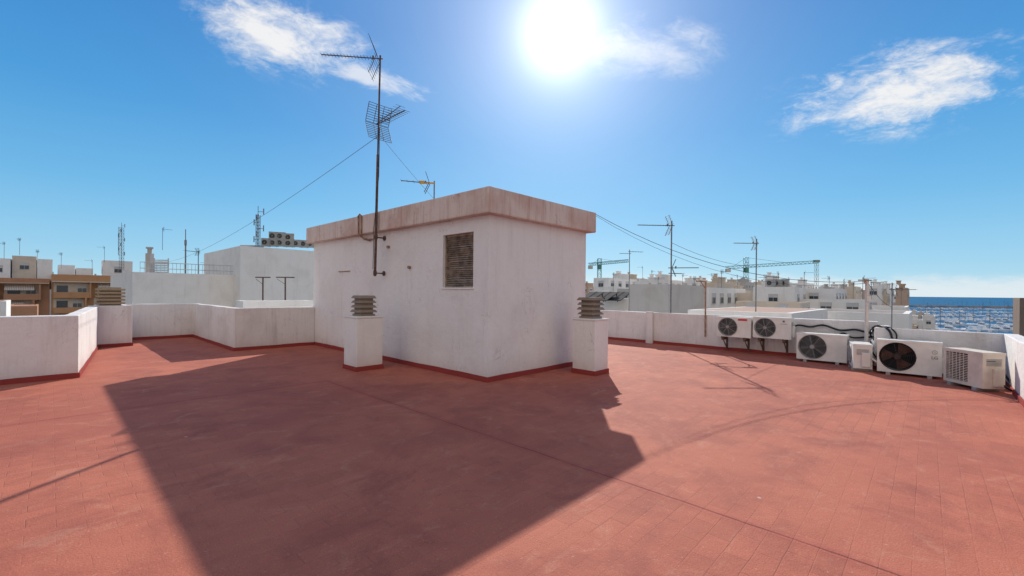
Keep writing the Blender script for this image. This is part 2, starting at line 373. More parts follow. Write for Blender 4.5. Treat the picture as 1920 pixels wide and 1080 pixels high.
# ---- stair hut
hut=frame(thing('stair_hut','white plastered rooftop stair hut with stained overhanging flat roof','building'))
HA,HB,HZ=2.65,6.56,2.62
w0,w1,wz0,wz1=.36,1.15,1.47,2.37
b=MB()
b.quad((HA,0,0),(HA,HB,0),(HA,HB,HZ),(HA,0,HZ)); b.quad((0,0,0),(HA,0,0),(HA,0,HZ),(0,0,HZ)); b.quad((0,HB,0),(HA,HB,0),(HA,HB,HZ),(0,HB,HZ)); b.quad((0,0,HZ),(HA,0,HZ),(HA,HB,HZ),(0,HB,HZ))
ys_=[0,w0,w1,HB]; zs=[0,wz0,wz1,HZ]
for i in range(3):
    for j in range(3):
        if i==1 and j==1: continue
        b.quad((0,ys_[i],zs[j]),(0,ys_[i+1],zs[j]),(0,ys_[i+1],zs[j+1]),(0,ys_[i],zs[j+1]))
dp=.13
b.quad((0,w0,wz0),(dp,w0,wz0),(dp,w0,wz1),(0,w0,wz1)); b.quad((0,w1,wz0),(dp,w1,wz0),(dp,w1,wz1),(0,w1,wz1))
b.quad((0,w0,wz0),(0,w1,wz0),(dp,w1,wz0),(dp,w0,wz0)); b.quad((0,w0,wz1),(0,w1,wz1),(dp,w1,wz1),(dp,w0,wz1))
b.quad((dp,w0,wz0),(dp,w1,wz0),(dp,w1,wz1),(dp,w0,wz1))
b.build('wall',M_plaster,hut)
o=.145
b=MB(); b.box(-o,HA+o,-o,HB+o,HZ-.02,HZ+.38); b.build('roof',M_fascia,hut,bevel=.02,seg=2)
b=MB(); b.strip([(0,HB),(0,0),(HA,0),(HA,HB)],-.020,-.004,0,.08,dense=.3,jz=.008,jo=.001); b.build('skirting',M_red,hut)
win=bpy.data.objects.new('louvred_window',None); COL.objects.link(win); win.parent=hut
b=MB(); b.box(.05,.10,w0+.002,w0+.035,wz0+.002,wz1-.002); b.box(.05,.10,w1-.035,w1-.002,wz0+.002,wz1-.002); b.box(.05,.10,w0+.035,w1-.035,wz1-.035,wz1-.002); b.box(.05,.10,w0+.035,w1-.035,wz0+.002,wz0+.03); b.build('frame',M_louver,win)
b=MB()
n=24
for k in range(n):
    z=wz0+.045+k*(wz1-wz0-.09)/(n-1)+random.uniform(-.003,.003); M=Matrix.Translation((.075,(w0+w1)/2,z))@Matrix.Rotation(random.uniform(-.006,.006),4,'X')@Matrix.Rotation(math.radians(38+random.uniform(-9,9)),4,'Y')
    b.box(-.018,.018,-(w1-w0)/2+.037,(w1-w0)/2-.037,-.0045,.0045,M)
b.build('slats',M_louver,win)
b=MB(); b.box(-.02,.045,w0-.02,w1+.02,wz0-.03,wz0-.001); b.build('sill',M_plaster,hut,bevel=.006)
bt=3.62
b=MB()
b.tube([(-.165,bt+.25,2.78),(-.175,bt+.25,2.98),(-.17,bt+.18,3.02),(-.17,bt+.12,2.98),(-.17,bt+.12,2.62),(-.13,bt+.14,2.52),(-.04,bt+.05,2.49),(-.03,bt-.1,2.48)],.016,8)
b.tube([(-.165,bt+.25,2.80),(-.165,bt+.25,2.60),(-.03,bt+.22,2.50),(-.03,bt,2.46)],.016,6)
b.build('cable_conduit',M_rustp,hut)
for (bb,zz) in((2.15,1.85),(2.9,2.28)):
    b=MB(); b.cyl((-.004,bb,zz),(-.05,bb,zz),.03,8); b.build('wall_fitting',M_rustp,hut)
b=MB(); b.box(-.02,-.002,4.55,5.1,1.83,1.85); b.build('wall_rail',M_rustp,hut)

# ---- chimneys
def chimney(a,bb,sa,sb,h,label):
    e=thing('chimney',label,'chimney',AB(a,bb),ANG,'rooftop vent chimneys')
    b=MB(); b.box(0,sa,0,sb,0,h-.03); b.box(-.015,sa+.015,-.015,sb+.015,h-.03,h); b.build('shaft',M_plaster,e,bevel=.01)
    b=MB(); b.strip([(0,0),(sa,0),(sa,sb),(0,sb)],-.016,-.001,0,.08,True); b.build('skirting',M_red,e,bevel=.005)
    cx,cy=sa/2,sb/2; r=.175; b=MB()
    b.box(cx-.12,cx+.12,cy-.12,cy+.12,h,h+.36)
    b.box(cx-r+.03,cx+r-.03,cy-r+.03,cy+r-.03,h,h+.035)
    for k in range(4):
        z=h+.065+k*.083; rr=r+random.uniform(-.008,.008); M=Matrix.Translation((cx,cy,z))@Matrix.Rotation(random.uniform(-.05,.05),4,'Z')@Matrix.Rotation(random.uniform(-.012,.012),4,'X')
        vs=[(-rr+.03,-rr+.03,.045),(rr-.03,-rr+.03,.045),(rr-.03,rr-.03,.045),(-rr+.03,rr-.03,.045),(-rr,-rr,0),(rr,-rr,0),(rr,rr,0),(-rr,rr,0)]
        if k==3: vs=[(x_,y_,(.05 if z_>0 else 0)) for x_,y_,z_ in vs]
        b.add([M@Vector(v) for v in vs],[[0,1,2,3],[7,6,5,4],[4,5,1,0],[5,6,2,1],[6,7,3,2],[7,4,0,3]])
    b.build('cowl',M_concrete,e,bevel=.006)
    return e
pa=toAB(G(668,697)); chimney(pa[0],pa[1],.50,.47,.95,'white square vent chimney with slatted concrete cowl beside the hut wall')
pa=toAB(G(1115,705)); chimney(pa[0],pa[1],.42,.46,.96,'white square vent chimney with slatted concrete cowl at the hut corner')

# ---------------------------------------------------------------- air conditioners
def text_mesh(txt,size,mat,name='brand_lettering',ext=.002):
    cu=bpy.data.curves.new('t','FONT'); cu.body=txt; cu.size=size; cu.extrude=ext; cu.align_x='CENTER'; cu.align_y='CENTER'
    to=bpy.data.objects.new('t',cu); COL.objects.link(to); bpy.context.view_layer.update()
    me=bpy.data.meshes.new_from_object(to.evaluated_get(bpy.context.evaluated_depsgraph_get())); bpy.data.objects.remove(to)
    me.materials.clear(); me.materials.append(mat)
    o=bpy.data.objects.new(name,me); COL.objects.link(o); return o
def aircon(label,w,dp,h,style='round',case=M_acw,fanm=M_acdark,grm=M_acgrille,name='air_conditioner',brand=None,group='air conditioning units along the parapet',bracket=False):
    e=thing(name,label,'air conditioner',group=group)
    f0=.05; Sx=w*.64; x0=-w/2; r=min(Sx,h-f0)*.45; cx=x0+Sx/2+.005; cz=f0+(h-f0)/2; y=-dp/2
    b=MB()
    if style=='round':
        rx0,rx1,rz0,rz1=x0,x0+Sx,f0,h
        angs=[2*math.pi*i/40 for i in range(40)]+[math.atan2(zz-cz,xx-cx)%(2*math.pi) for xx in(rx0,rx1) for zz in(rz0,rz1)]
        angs=sorted(angs)
        def rect(a):
            dx,dz=math.cos(a),math.sin(a); k=1e9
            if dx>1e-9:k=min(k,(rx1-cx)/dx)
            if dx<-1e-9:k=min(k,(rx0-cx)/dx)
            if dz>1e-9:k=min(k,(rz1-cz)/dz)
            if dz<-1e-9:k=min(k,(rz0-cz)/dz)
            return (cx+dx*k,y,cz+dz*k)
        n=len(angs)
        for i in range(n):
            a,a2=angs[i],angs[(i+1)%n]
            p=(cx+r*math.cos(a),y,cz+r*math.sin(a)); q=(cx+r*math.cos(a2),y,cz+r*math.sin(a2))
            b.quad(rect(a),rect(a2),q,p)
            p2=(p[0],y+.10,p[2]); q2=(q[0],y+.10,q[2]); b.quad(p,q,q2,p2)
        b.quad((x0+Sx,y,f0),(w/2,y,f0),(w/2,y,h),(x0+Sx,y,h))
    else:
        m=.05; xs=[x0,x0+m,x0+Sx,w/2]; zz=[f0,f0+m,h-m,h]
        for i in range(3):
            for j in range(3):
                if i==1 and j==1: continue
                b.quad((xs[i],y,zz[j]),(xs[i+1],y,zz[j]),(xs[i+1],y,zz[j+1]),(xs[i],y,zz[j+1]))
    b.quad((x0,y,f0),(x0,-y,f0),(x0,-y,h),(x0,y,h)); b.quad((w/2,y,f0),(w/2,-y,f0),(w/2,-y,h),(w/2,y,h))
    b.quad((x0,y,h),(w/2,y,h),(w/2,-y,h),(x0,-y,h)); b.quad((x0,y,f0),(w/2,y,f0),(w/2,-y,f0),(x0,-y,f0)); b.quad((x0,-y,f0),(w/2,-y,f0),(w/2,-y,h),(x0,-y,h))
    b.strip([(x0,y),(w/2,y),(w/2,-y),(x0,-y)],-.006,-.0005,h-.035,h+.002,True)
    b.build('casing',case,e)
    b=MB(); b.box(x0+.03,x0+Sx-.01,y+.11,y+.12,f0+.03,h-.03); b.build('fan_recess',M_dark,e)
    b=MB(); b.cyl((cx,y+.105,cz),(cx,y+.03,cz),r*.24,16)
    for k in range(3 if w<.85 else 5):
        nb=3 if w<.85 else 5
        a0=2*math.pi*k/nb+.3; vs=[]
        for j in range(5):
            aa=a0+j*.9/4*(1.15 if nb==3 else .8); yy=y+.09-.055*j/4
            vs+= [(cx+r*.22*math.cos(aa),yy,cz+r*.22*math.sin(aa)),(cx+r*.93*math.cos(aa+.2),yy,cz+r*.93*math.sin(aa+.2))]
        b.add(vs,[[2*j,2*j+1,2*j+3,2*j+2] for j in range(4)])
    b.build('fan',fanm,e)
    b=MB()
    if style=='round':
        for k in range(1,10):
            rr=r*k/9.0; n=28; pts=[(cx+rr*math.cos(2*math.pi*i/n),y-.006-.010*(1-k/9),cz+rr*math.sin(2*math.pi*i/n)) for i in range(n+1)]
            b.tube(pts,.0028 if k<9 else .008,4)
        for k in range(8):
            a=math.pi*k/4+.2; b.cyl((cx,y-.014,cz),(cx+r*math.cos(a),y-.006,cz+r*math.sin(a)),.0035,4)
        b.cyl((cx,y-.02,cz),(cx,y-.008,cz),r*.16,16)
    else:
        k=f0+.06
        while k<h-.06:
            b.box(x0+.05,x0+Sx,y-.004,y+.008,k,k+.009); k+=.026
        for i in range(1,6): b.box(x0+.05+i*(Sx-.05)/6-.004,x0+.05+i*(Sx-.05)/6+.004,y-.008,y-.0045,f0+.05,h-.05)
    b.build('fan_grille',grm,e)
    for sx in(-1,1):
        b=MB(); b.box(sx*w*.32-.03,sx*w*.32+.03,y-.02,-y+.02,0,f0-.001); b.build('foot',M_acgrille if not bracket else M_rust,e)
    b=MB(); b.box(w/2+.0005,w/2+.04,-.02,.11,f0+.04,f0+.30); b.build('valve_cover',case,e,bevel=.008)
    b=MB()
    for k in range(6): b.box(w/2+.0005,w/2+.008,-dp/2+.05,dp/2-.05,h-.10-k*.018,h-.092-k*.018)
    b.build('side_vent',M_acgrille,e)
    b=MB()
    for k in range(int((w-.1)/.02)): b.box(x0+.05+k*.02,x0+.056+k*.02,-y+.0005,-y+.006,f0+.03,h-.03)
    b.build('condenser_coil',M_acgrille,e)
    if bracket:
        for sx in(-1,1):
            b=MB(); xx=sx*w*.32; b.box(xx-.02,xx+.02,y-.02,-y+.10,-.035,-.001); b.box(xx-.02,xx+.02,-y+.06,-y+.10,-.30,-.036); b.cyl((xx,y+.05,-.03),(xx,-y+.07,-.26),.012,6)
            b.build('wall_bracket',M_rust,e)
    return e
def put_brand(e,txt,x,y,z,size,mat):
    o=text_mesh(txt,size,mat); o.parent=e; o.location=(x,y,z); o.rotation_euler=(math.pi/2,0,0); return o
def badge(e,x0,x1,z0,z1,y,mat,name='badge'):
    b=MB(); b.box(x0,x1,y-.004,y-.0008,z0,z1); return b.build(name,mat,e)
ROT=ANG-math.pi/2
def setat(e,p,rot): e.location=p; e.rotation_euler=(0,0,rot)
def on_wall(px,z,off):
    tx=(px-960)/F; a=7.05-off; P=AB(a,0); tt=(tx*P.y-P.x)/(L.x-tx*L.y); q=P+L*tt; return Vector((q.x,q.y,z))
a1=aircon('white wall-hung condenser with round fan and red badge',.76,.26,.53,bracket=True)
setat(a1,on_wall(1379,.33,.30),ROT); badge(a1,.10,.30,.45,.51,-.13,M_badge_red); 
a2=aircon('white wall-hung condenser with round fan and grey sticker',.76,.26,.53,bracket=True)
setat(a2,on_wall(1450,.36,.30),ROT); badge(a2,.22,.26,.43,.47,-.13,M_badge_grey); badge(a2,.17,.31,.385,.392,-.13,M_badge_grey)
b1=G(1493,676); b2=G(1588,686); 
a3=aircon('grey-white condenser with large round grille standing on the floor',.86,.32,.60,case=M_acw)
setat(a3,(b1+b2)/2+R*.16,ROT)
a4=aircon('small white condenser turned side-on between larger units',.60,.28,.50,case=M_acw)
p=G(1613,696); setat(a4,p+Vector((.62,.78,0))*.30,math.radians(-122)); 
b1=G(1650,701); b2=G(1758,712)
a5=aircon('white condenser with dark round rusty fan on the floor',.84,.33,.62,case=M_acw,fanm=M_acbrown,grm=M_acdark)
setat(a5,(b1+b2)/2+R*.17,ROT+.03); put_brand(a5,'LG',.33,-.1675,.36,.07,M_badge_grey)
lb=MB(); 
n=20; lb.tube([(.33+.032*math.cos(2*math.pi*i/n),-.168,.455+.032*math.sin(2*math.pi*i/n)) for i in range(n+1)],.003,4); lb.tube([(.33,-.168,.47),(.33,-.168,.445),(.345,-.168,.445)],.003,4); lb.build('brand_emblem',M_acgrille,a5)
f0=Vector((7.02,7.10,0)); f1=Vector((6.95,6.45,0)); dd=(f1-f0); rz=math.atan2(dd.y,dd.x)
a6=aircon('cream condenser with rectangular slatted grille at the parapet corner',.66,.30,.58,style='slats',case=M_accream,grm=M_accream)
nrm=Vector((-math.sin(rz),math.cos(rz),0)); setat(a6,(f0+f1)/2+nrm*.15,rz)
b=MB(); b.box(.3315,.333,-.10,.02,.45,.465); b.build('side_label',M_badge_grey,a6)
def hose(pts,r,label,mat=M_black,name='refrigerant_hose',smooth=True):
    P=[Vector(p) for p in pts]; out=[]
    for i in range(len(P)-1):
        p0=P[max(i-1,0)];p1=P[i];p2=P[i+1];p3=P[min(i+2,len(P)-1)]
        for k in range(6):
            u=k/6; out.append(.5*((2*p1)+(-p0+p2)*u+(2*p0-5*p1+4*p2-p3)*u*u+(-p0+3*p1-3*p2+p3)*u**3))
    out.append(P[-1]); b=MB(); b.tube(out,r,8); return tag(b.build(name,mat),label,'hose')
hose([on_wall(1480,.55,.12),on_wall(1495,.72,.08),on_wall(1520,.70,.06),on_wall(1545,.75,.06),on_wall(1575,.66,.06),on_wall(1605,.69,.06),on_wall(1630,.64,.06),AB(6.95,-4.12,.72),AB(6.6,-4.13,.66)],.020,'black insulated hose running along the parapet')
hose([on_wall(1560,.40,.2),on_wall(1580,.60,.08),on_wall(1600,.52,.06),on_wall(1640,.56,.06),AB(6.5,-4.12,.48),AB(6.02,-4.15,.40),AB(6.0,-4.35,.12),AB(6.03,-4.5,.05)],.016,'black hose drooping behind the small condenser')
hose([AB(6.95,-4.16,.66),AB(6.6,-4.15,.78),AB(6.25,-4.3,.83),AB(6.07,-4.42,.76),AB(6.04,-4.47,.60),AB(6.09,-4.5,.5)],.019,'black hose looping over the parapet step')
hose([AB(6.95,-4.10,.55),AB(6.5,-4.13,.74),AB(6.2,-4.38,.82),AB(6.07,-4.52,.70),AB(6.07,-4.5,.45)],.013,'black hose looping over the parapet step')
hose([a6.location+Vector((.05,-.36,.12)),a6.location+Vector((.2,-.40,.02)),a6.location+Vector((.42,-.2,.04)),a6.location+Vector((.55,.05,.2)),a6.location+Vector((.62,.2,.35))],.016,'black hose from the cream condenser to the wall')
b0=a4.location
hose([b0+Vector((-.05,-.33,.25)),b0+Vector((.12,-.42,.10)),b0+Vector((.22,-.25,.12)),b0+Vector((.26,-.05,.40)),b0+Vector((.3,.1,.55))],.018,'white insulated hose beside the small condenser',M_acw)

# ---------------------------------------------------------------- antennas
def yagi(b,o,d,ln,n,el,up=None,refl=.3,r=.006,rods=6,ax=None):
    o=Vector(o);d=Vector(d).normalized(); upv=Vector((0,0,1)); ax=ax or d.cross(upv).normalized(); u=ax.cross(d).normalized()
    b.cyl(o-d*.08,o+d*ln,r*1.5,6)
    for i in range(n):
        p=o+d*(ln*(.14+.86*i/(n-1))); l=el*(1-.25*i/n); b.cyl(p-ax*l/2,p+ax*l/2,r*.62,4)
    if refl:
        for sg in(-1,1):
            base=o+d*.02
            tip=base+(u*sg*.85-d*(-.35))*refl
            for s2 in(-.35,.35): b.cyl(base+ax*refl*s2,tip+ax*refl*s2,r*.8,4)
            for k in range(rods):
                q=base.lerp(tip,(k+.6)/rods); b.cyl(q-ax*refl*.62,q+ax*refl*.62,r*.6,4)
        b.cyl(o+d*.12-u*.02,o+d*.12+u*.05,.018,6)
def grid(b,o,n_,u,v,w,h,rods,r):
    for k in range(rods):
        q=o+v*(h*(k/(rods-1)-.5)); b.cyl(q-u*w/2,q+u*w/2,r,4)
    for s_ in(-.5,-.16,.16,.5): b.cyl(o+u*w*s_-v*h/2,o+u*w*s_+v*h/2,r*1.2,4)
MD=8.74
mb=W(703,518,MD); mt=W(713,104,MD)
e=thing('antenna_mast','tall rusty television antenna mast bracketed to the hut wall','antenna',mb)
b=MB(); b.cyl(mb,mb.lerp(mt,.55),.026,10); b.cyl(mb.lerp(mt,.53),mt,.018,8); b.build('pole',M_rust,e,rel=True)
def m_at(py): return mb.lerp(mt,(518-py)/(518-104))
for py in(445,512):
    b=MB(); p=m_at(py); a_,b_,z_=toAB(p); q=AB(-.002,b_,z_); b.cyl(p,q,.014,6); b.cyl(q,q+(p-q).normalized()*.02,.05,8); b.cyl(p-Vector((0,0,.04)),p+Vector((0,0,.05)),.036,8)
    b.build('wall_bracket',M_rust,e,rel=True)
b=MB(); yagi(b,m_at(110)+Vector((-.02,0,0)),(-1,-.08,.02),1.12,16,.17,refl=.42,rods=7,r=.007); b.build('yagi_antenna',M_alu,e,rel=True)
b=MB(); p=m_at(232)
dB=Vector((.72,-.69,0)); axB=dB.cross(Vector((0,0,1))).normalized(); yagi(b,p,dB,.95,12,.28,refl=0,r=.007)
for sg in(1,-1):
    vv=(Vector((0,0,sg))*.93+dB*.38).normalized(); grid(b,p+vv*.19-dB*.06,None,axB,vv,.50,.36,9,.0055)
yagi(b,p+Vector((0,0,.03)),dB+Vector((0,0,.12)),.8,9,.26,refl=0,r=.005)
b.build('grid_antenna',M_alu,e,rel=True)
b=MB(); pts=[m_at(240)+Vector((.035,-.03,0)),m_at(330)+Vector((.04,-.03,0)),m_at(430)+Vector((-.035,-.03,0)),m_at(505)+Vector((-.03,-.04,0))]; b.tube(pts,.006,5)
b.build('cable',M_black,e,rel=True)
def sag(p,q,s,n=14): 
    return [p.lerp(q,i/n)-Vector((0,0,s*4*(i/n)*(1-i/n))) for i in range(n+1)]
def wire(p,q,s,r,label,cat='wire',name='guy_wire',mat=M_rust):
    b=MB(); b.tube(sag(Vector(p),Vector(q),s),r,5); return tag(b.build(name,mat),label,cat)
wire(m_at(255),W(308,492,31),.5,.005,'thin steel guy wire from antenna mast to white building')
wire(m_at(250),AB(1.8,3.0,3.0),.05,.003,'thin steel guy wire from antenna mast to hut roof')
pr_=W(814,370,11.0); e=thing('roof_antenna','small television antenna with yellow dipole on the hut roof','antenna',Vector((pr_.x,pr_.y,3.0)))
zt=W(814,343,11.0).z+.05
b=MB(); b.cyl((pr_.x,pr_.y,3.0),(pr_.x,pr_.y,zt),.016,8); b.build('pole',M_steel,e,rel=True)
b=MB(); o_=Vector((pr_.x,pr_.y,zt-.06)); yagi(b,o_+Vector((-.10,0,0)),(-1,-.1,.06),.72,5,.30,refl=.30,rods=5,r=.008); b.build('yagi_antenna',M_alu,e,rel=True)
b=MB(); b.cyl(o_+Vector((.02,0,0)),o_+Vector((-.38,-.03,.02)),.022,8); b.box(o_.x-.36,o_.x-.24,o_.y-.06,o_.y+.0,o_.z-.02,o_.z+.05); b.build('dipole_box',M_yellow,e,rel=True)
def antenna(label,h,ant,dirs,r=.016,name='television_antenna',cat='antenna',group='television antennas on roofs'):
    e=thing(name,label,cat,group=group); b=MB(); b.cyl((0,0,0),(0,0,h),r,6); b.build('pole',M_steel,e)
    for (z,d,ln,n,el,rf) in ant:
        b=MB(); yagi(b,(0,0,z),d,ln,n,el,refl=rf,r=r*.4); b.build('yagi_antenna',M_alu,e)
    return e
q=on_wall(1258,.87,-.09)
e=antenna('grey pole antenna with two yagis on the parapet',2.55,[(2.42,(-1,-.05,0),.95,12,.16,.32),(1.25,(1,-.3,0),.7,10,.16,.28),(1.1,(.9,.3,0),.35,5,.3,0)],None,.020); e.location=q
q=W(1417,592,15); zt=W(1417,448,15).z
e=antenna('slim pole antenna on the neighbouring roof',zt+1.0,[(zt+.85,(-1,0,0),.78,10,.18,.28)],None,.022); e.location=(q.x,q.y,-1.0)
q=W(1180,520,22); e=antenna('small antenna on far white roof',3.2,[(3.1,(1,.2,0),.7,5,.35,0),(3.0,(-1,0,0),.5,4,.3,0)],None,.02); zt=W(1180,468,22).z; e.location=(q.x,q.y,zt-3.2)
q=W(1672,600,13); zt=W(1672,530,13).z; e=antenna('short antenna behind the parapet',1.6,[(1.4,(1,-.1,0),.65,6,.16,.22)],None,.016); e.location=(q.x,q.y,zt-1.6)
small=antenna('small television antenna on a rooftop pole',3.0,[(2.9,(-1,.1,0),1.1,6,.5,.35)],None,.03); 
smallpos=[(8,455,80),(37,448,82),(70,470,82),(115,475,85),(173,488,85),(196,463,85),(372,470,34),(390,492,60),(1234,520,70),(1280,515,75),(1353,508,60),(1460,512,50),(1508,510,60),(1618,520,48),(1634,528,50),(1205,500,90),(305,428,60),(1150,512,70),(1222,508,95),(1302,520,64),(1335,514,90),(1383,516,80),(1436,518,46),(1480,522,70),(1555,520,60),(1582,524,75),(1600,530,62),(1690,540,60)]
for i,(px,py,dd_) in enumerate(smallpos):
    p=W(px,py,dd_)
    if i==0: small.location=(p.x,p.y,p.z-3)
    else: dup(small,(p.x,p.y,p.z-3),random.uniform(0,6.28))
def lattice(b,p0,p1,w,n,r,top=None):
    p0=Vector(p0);p1=Vector(p1); d=(p1-p0); dn_=d.normalized(); q=dn_.to_track_quat('Z','Y'); c4=[q@Vector((sx*w/2,sy*w/2,0)) for sx,sy in((-1,-1),(1,-1),(1,1),(-1,1))]
    for c in c4: b.cyl(p0+c,p1+c,r,4)
    for i in range(n):
        a=p0+d*i/n; e_=p0+d*(i+1)/n
        for k in range(4):
            b.cyl(a+c4[k],e_+c4[(k+1)%4],r*.6,4); b.cyl(e_+c4[k],e_+c4[(k+1)%4],r*.6,4)
def telecom(px,py0,py1,dist,label,w=.5):
    p=W(px,py1,dist); tp=W(px,py0,dist); e=thing('lattice_mast',label,'antenna',p); b=MB(); p=p-Vector((0,0,2)); lattice(b,p,tp-Vector((0,0,.8)),w,14,.035); b.cyl(tp-Vector((0,0,1)),tp+Vector((0,0,.3)),.04,6); b.build('tower',M_steel,e,rel=True)
    for k in range(7):
        b=MB()
        z=tp.z-.4-k*(tp.z-p.z)*.10; a=k*2.1; c=Vector((tp.x,tp.y,z)); dd=Vector((math.cos(a),math.sin(a)*.4,0))
        b.cyl(c,c+dd*.7,.03,4); b.cyl(c+dd*.7-Vector((0,0,.35)),c+dd*.7+Vector((0,0,.4)),.07,6)
        b.build('panel_antenna',M_steel,e,rel=True)
telecom(228,420,490,95,'steel lattice telecom mast on a far roof',.55)
telecom(484,391,466,55,'steel lattice telecom mast with panel antennas',.35)
for px,py0,py1,dist in((348,430,497,34),(222,425,470,95)):
    p=W(px,py1,dist);tp=W(px,py0,dist); b=MB(); b.cyl(p-Vector((0,0,1)),p.lerp(tp,.6),.05,6); b.cyl(p.lerp(tp,.6),tp,.03,6); b.cyl(p.lerp(tp,.55),p.lerp(tp,.7),.08,6); tag(b.build('aerial_pole',M_steel),'thin upright aerial pole on a roof','antenna')
q=on_wall(1323,0,.03); zt=W(1323,527,q.y).z
b=MB(); b.cyl((q.x,q.y,.3),(q.x,q.y,zt),.021,8); b.cyl((q.x,q.y,zt-.02),(q.x-.24,q.y+.03,zt),.018,6); b.cyl((q.x,q.y,zt-.2),(q.x-.12,q.y+.02,zt-.02),.012,6); tag(b.build('clothesline_post',M_rustp),'thin rusty clothesline post fixed to the parapet','post')
q=AB(6.6,-4.05,0); zt=W(1648,523,q.y).z
e=thing('wire_post','white rusty post with top bracket carrying cables','post',Vector((q.x,q.y,.0))); b=MB(); b.box(q.x-.024,q.x+.024,q.y-.024,q.y+.024,.0,zt); b.build('post',M_post,e,rel=True,bevel=.006)
b=MB(); b.cyl((q.x-.20,q.y-.035,zt-.03),(q.x+.06,q.y-.035,zt-.03),.014,6); b.cyl((q.x-.08,q.y-.035,zt-.10),(q.x-.08,q.y-.035,zt),.012,8); b.build('bracket',M_rustp,e,rel=True)
b=MB(); b.box(q.x-.04,q.x+.04,q.y-.06,q.y-.025,zt-.45,zt-.34); b.build('junction_box',M_post,e,rel=True)
PT=Vector((q.x,q.y,zt-.05))
HC=AB(HA+.12,-.12,HZ+.36)
wire(HC,PT,.42,.005,'black cable slung from hut roof to white post','cable','overhead_cable',M_black)
wire(HC-Vector((0,0,.03)),PT-Vector((0,0,.04)),.50,.003,'thin black cable slung from hut roof to white post','cable','overhead_cable',M_black)
wire(W(1259,455,11.9),W(1420,500,15),.15,.005,'thin cable between antenna poles','cable','overhead_cable',M_black)
wire(PT,W(1672,575,13),.1,.006,'thin cable from post to antenna','cable','overhead_cable',M_black)
# ---------------------------------------------------------------- window & buildings
def window_mesh():
    b=MB(); w,h=1.2,1.25
    b.box(-w/2-.06,-w/2,-.05,.0,-.06,h+.06); b.box(w/2,w/2+.06,-.05,0,-.06,h+.06); b.box(-w/2,w/2,-.05,0,h,h+.06); b.box(-w/2-.08,w/2+.08,-.09,0,-.10,-.06); b.box(-w/2,w/2,-.05,0,-.06,0); b.box(-.025,.025,-.04,0,0,h)
    b.cur=1; b.box(-w/2,-.025,-.015,0,0,h); b.box(.025,w/2,-.015,0,0,h)
    b.cur=0; b.box(-w/2,w/2,-.045,-.02,h*.6,h-.002)
    o=b.build('window',[M_frame,M_glass]); return o
wproto=window_mesh(); WME=wproto.data; bpy.data.objects.remove(wproto)
def facade(px0,px1,dist,D):
    m=(px0+px1)/2; P=W(m,548,dist); P.z=0; r=[]
    for px in(px0,px1):
        tx=(px-960)/F; r.append((tx*P.y-P.x)/(D.x-tx*D.y))
    return P+D*r[0],P+D*r[1]
def building(px0,px1,pytop,dist,side,depth,mat,label,roofm=M_greyroof,rows=2,par=.6,pent=0,wins=True,name='apartment_building',cat='building',group=None,floorh=3.0,z0=-18,ws=1.0,woff=None,gap=3.0,ph=(1.0,1.7)):
    D=R if side=='R' else L
    A,B=facade(px0,px1,dist,D)
    if (B-A).dot(D)<0: A,B=B,A
    ln=(B-A).length; zt=W((px0+px1)/2,pytop,(A.y+B.y)/2).z
    if side=='R': org=A; w,dp=ln,depth
    else: org=A; w,dp=depth,ln
    e=thing(name,label,cat,(org.x,org.y,0),ANG,group)
    b=MB(); b.box(0,w,0,dp,z0,zt-par)
    b.strip([(0,0),(w,0),(w,dp),(0,dp)],0,.2,zt-par,zt,True)
    b.build('wall',mat,e)
    b=MB(); b.box(.22,w-.22,.22,dp-.22,zt-par+.003,zt-par+.05); b.build('roof',roofm,e)
    if wins:
        for face,ext in(('y',w),('x',dp)):
            n=min(7,int(ext/gap))
            for r_ in range(rows):
                for k in range(n):
                    o=bpy.data.objects.new('window',WME); COL.objects.link(o); o.parent=e; s_=(k+.5)*ext/n
                    zz=(zt-par-2.3 if woff is None else zt-woff)-r_*floorh; o.scale=(ws,1,ws)
                    if face=='y': o.location=(s_,-.001,zz)
                    else: o.location=(-.001,s_,zz); o.rotation_euler=(0,0,-math.pi/2)
    for k in range(pent):
        pw=min(w*.4,4); pd=min(dp*.4,4); x0=random.uniform(.5,max(.6,w-pw-.5)); y0=random.uniform(.5,max(.6,dp-pd-.5)); hh=random.uniform(*ph); zb=zt-par+.05
        b=MB(); b.box(x0,x0+pw,y0,y0+pd,zb,zb+hh); b.box(x0-.15,x0+pw+.15,y0-.15,y0+pd+.15,zb+hh,zb+hh+.2); b.box(x0+.5,x0+1.0,y0+.5,y0+1,zb+hh+.2,zb+hh+.7); b.box(x0+.4,x0+1.1,y0+.4,y0+1.1,zb+hh+.7,zb+hh+.8); b.build('stair_penthouse',mat,e)
    return e,A,B,zt
building(248,449,513,28,'R',14,M_farwhite,'large blank white building wall with a flat railed roof',wins=False,par=.3)
building(450,589,466,30.5,'R',10,M_farwhite,'taller blank white building block carrying condensers',wins=False,par=.15)
A,B=facade(264,447,27.9,R); A2=W(264,513,A.y);B2=W(447,514,B.y)
e=thing('roof_railing','pale grey metal railing on the white building roof','railing',A2); b=MB(); n=26
A3=Vector((A.x,A.y,A2.z)); B3=Vector((B.x,B.y,A2.z)); off=L*.4
for i in range(n+1):
    p=A3.lerp(B3,i/n)+off; b.cyl(p-Vector((0,0,.2)),p+Vector((0,0,.72)),.014,4)
for z in(.35,.72): b.cyl(A3+off+Vector((0,0,z)),B3+off+Vector((0,0,z)),.022,5)
b.build('rail',M_frame,e,rel=True)
ac_far=aircon('large grey rooftop condenser on the white building',1.0,.38,1.0,case=M_acgrille,group='condensers on the neighbouring roof')
first=True
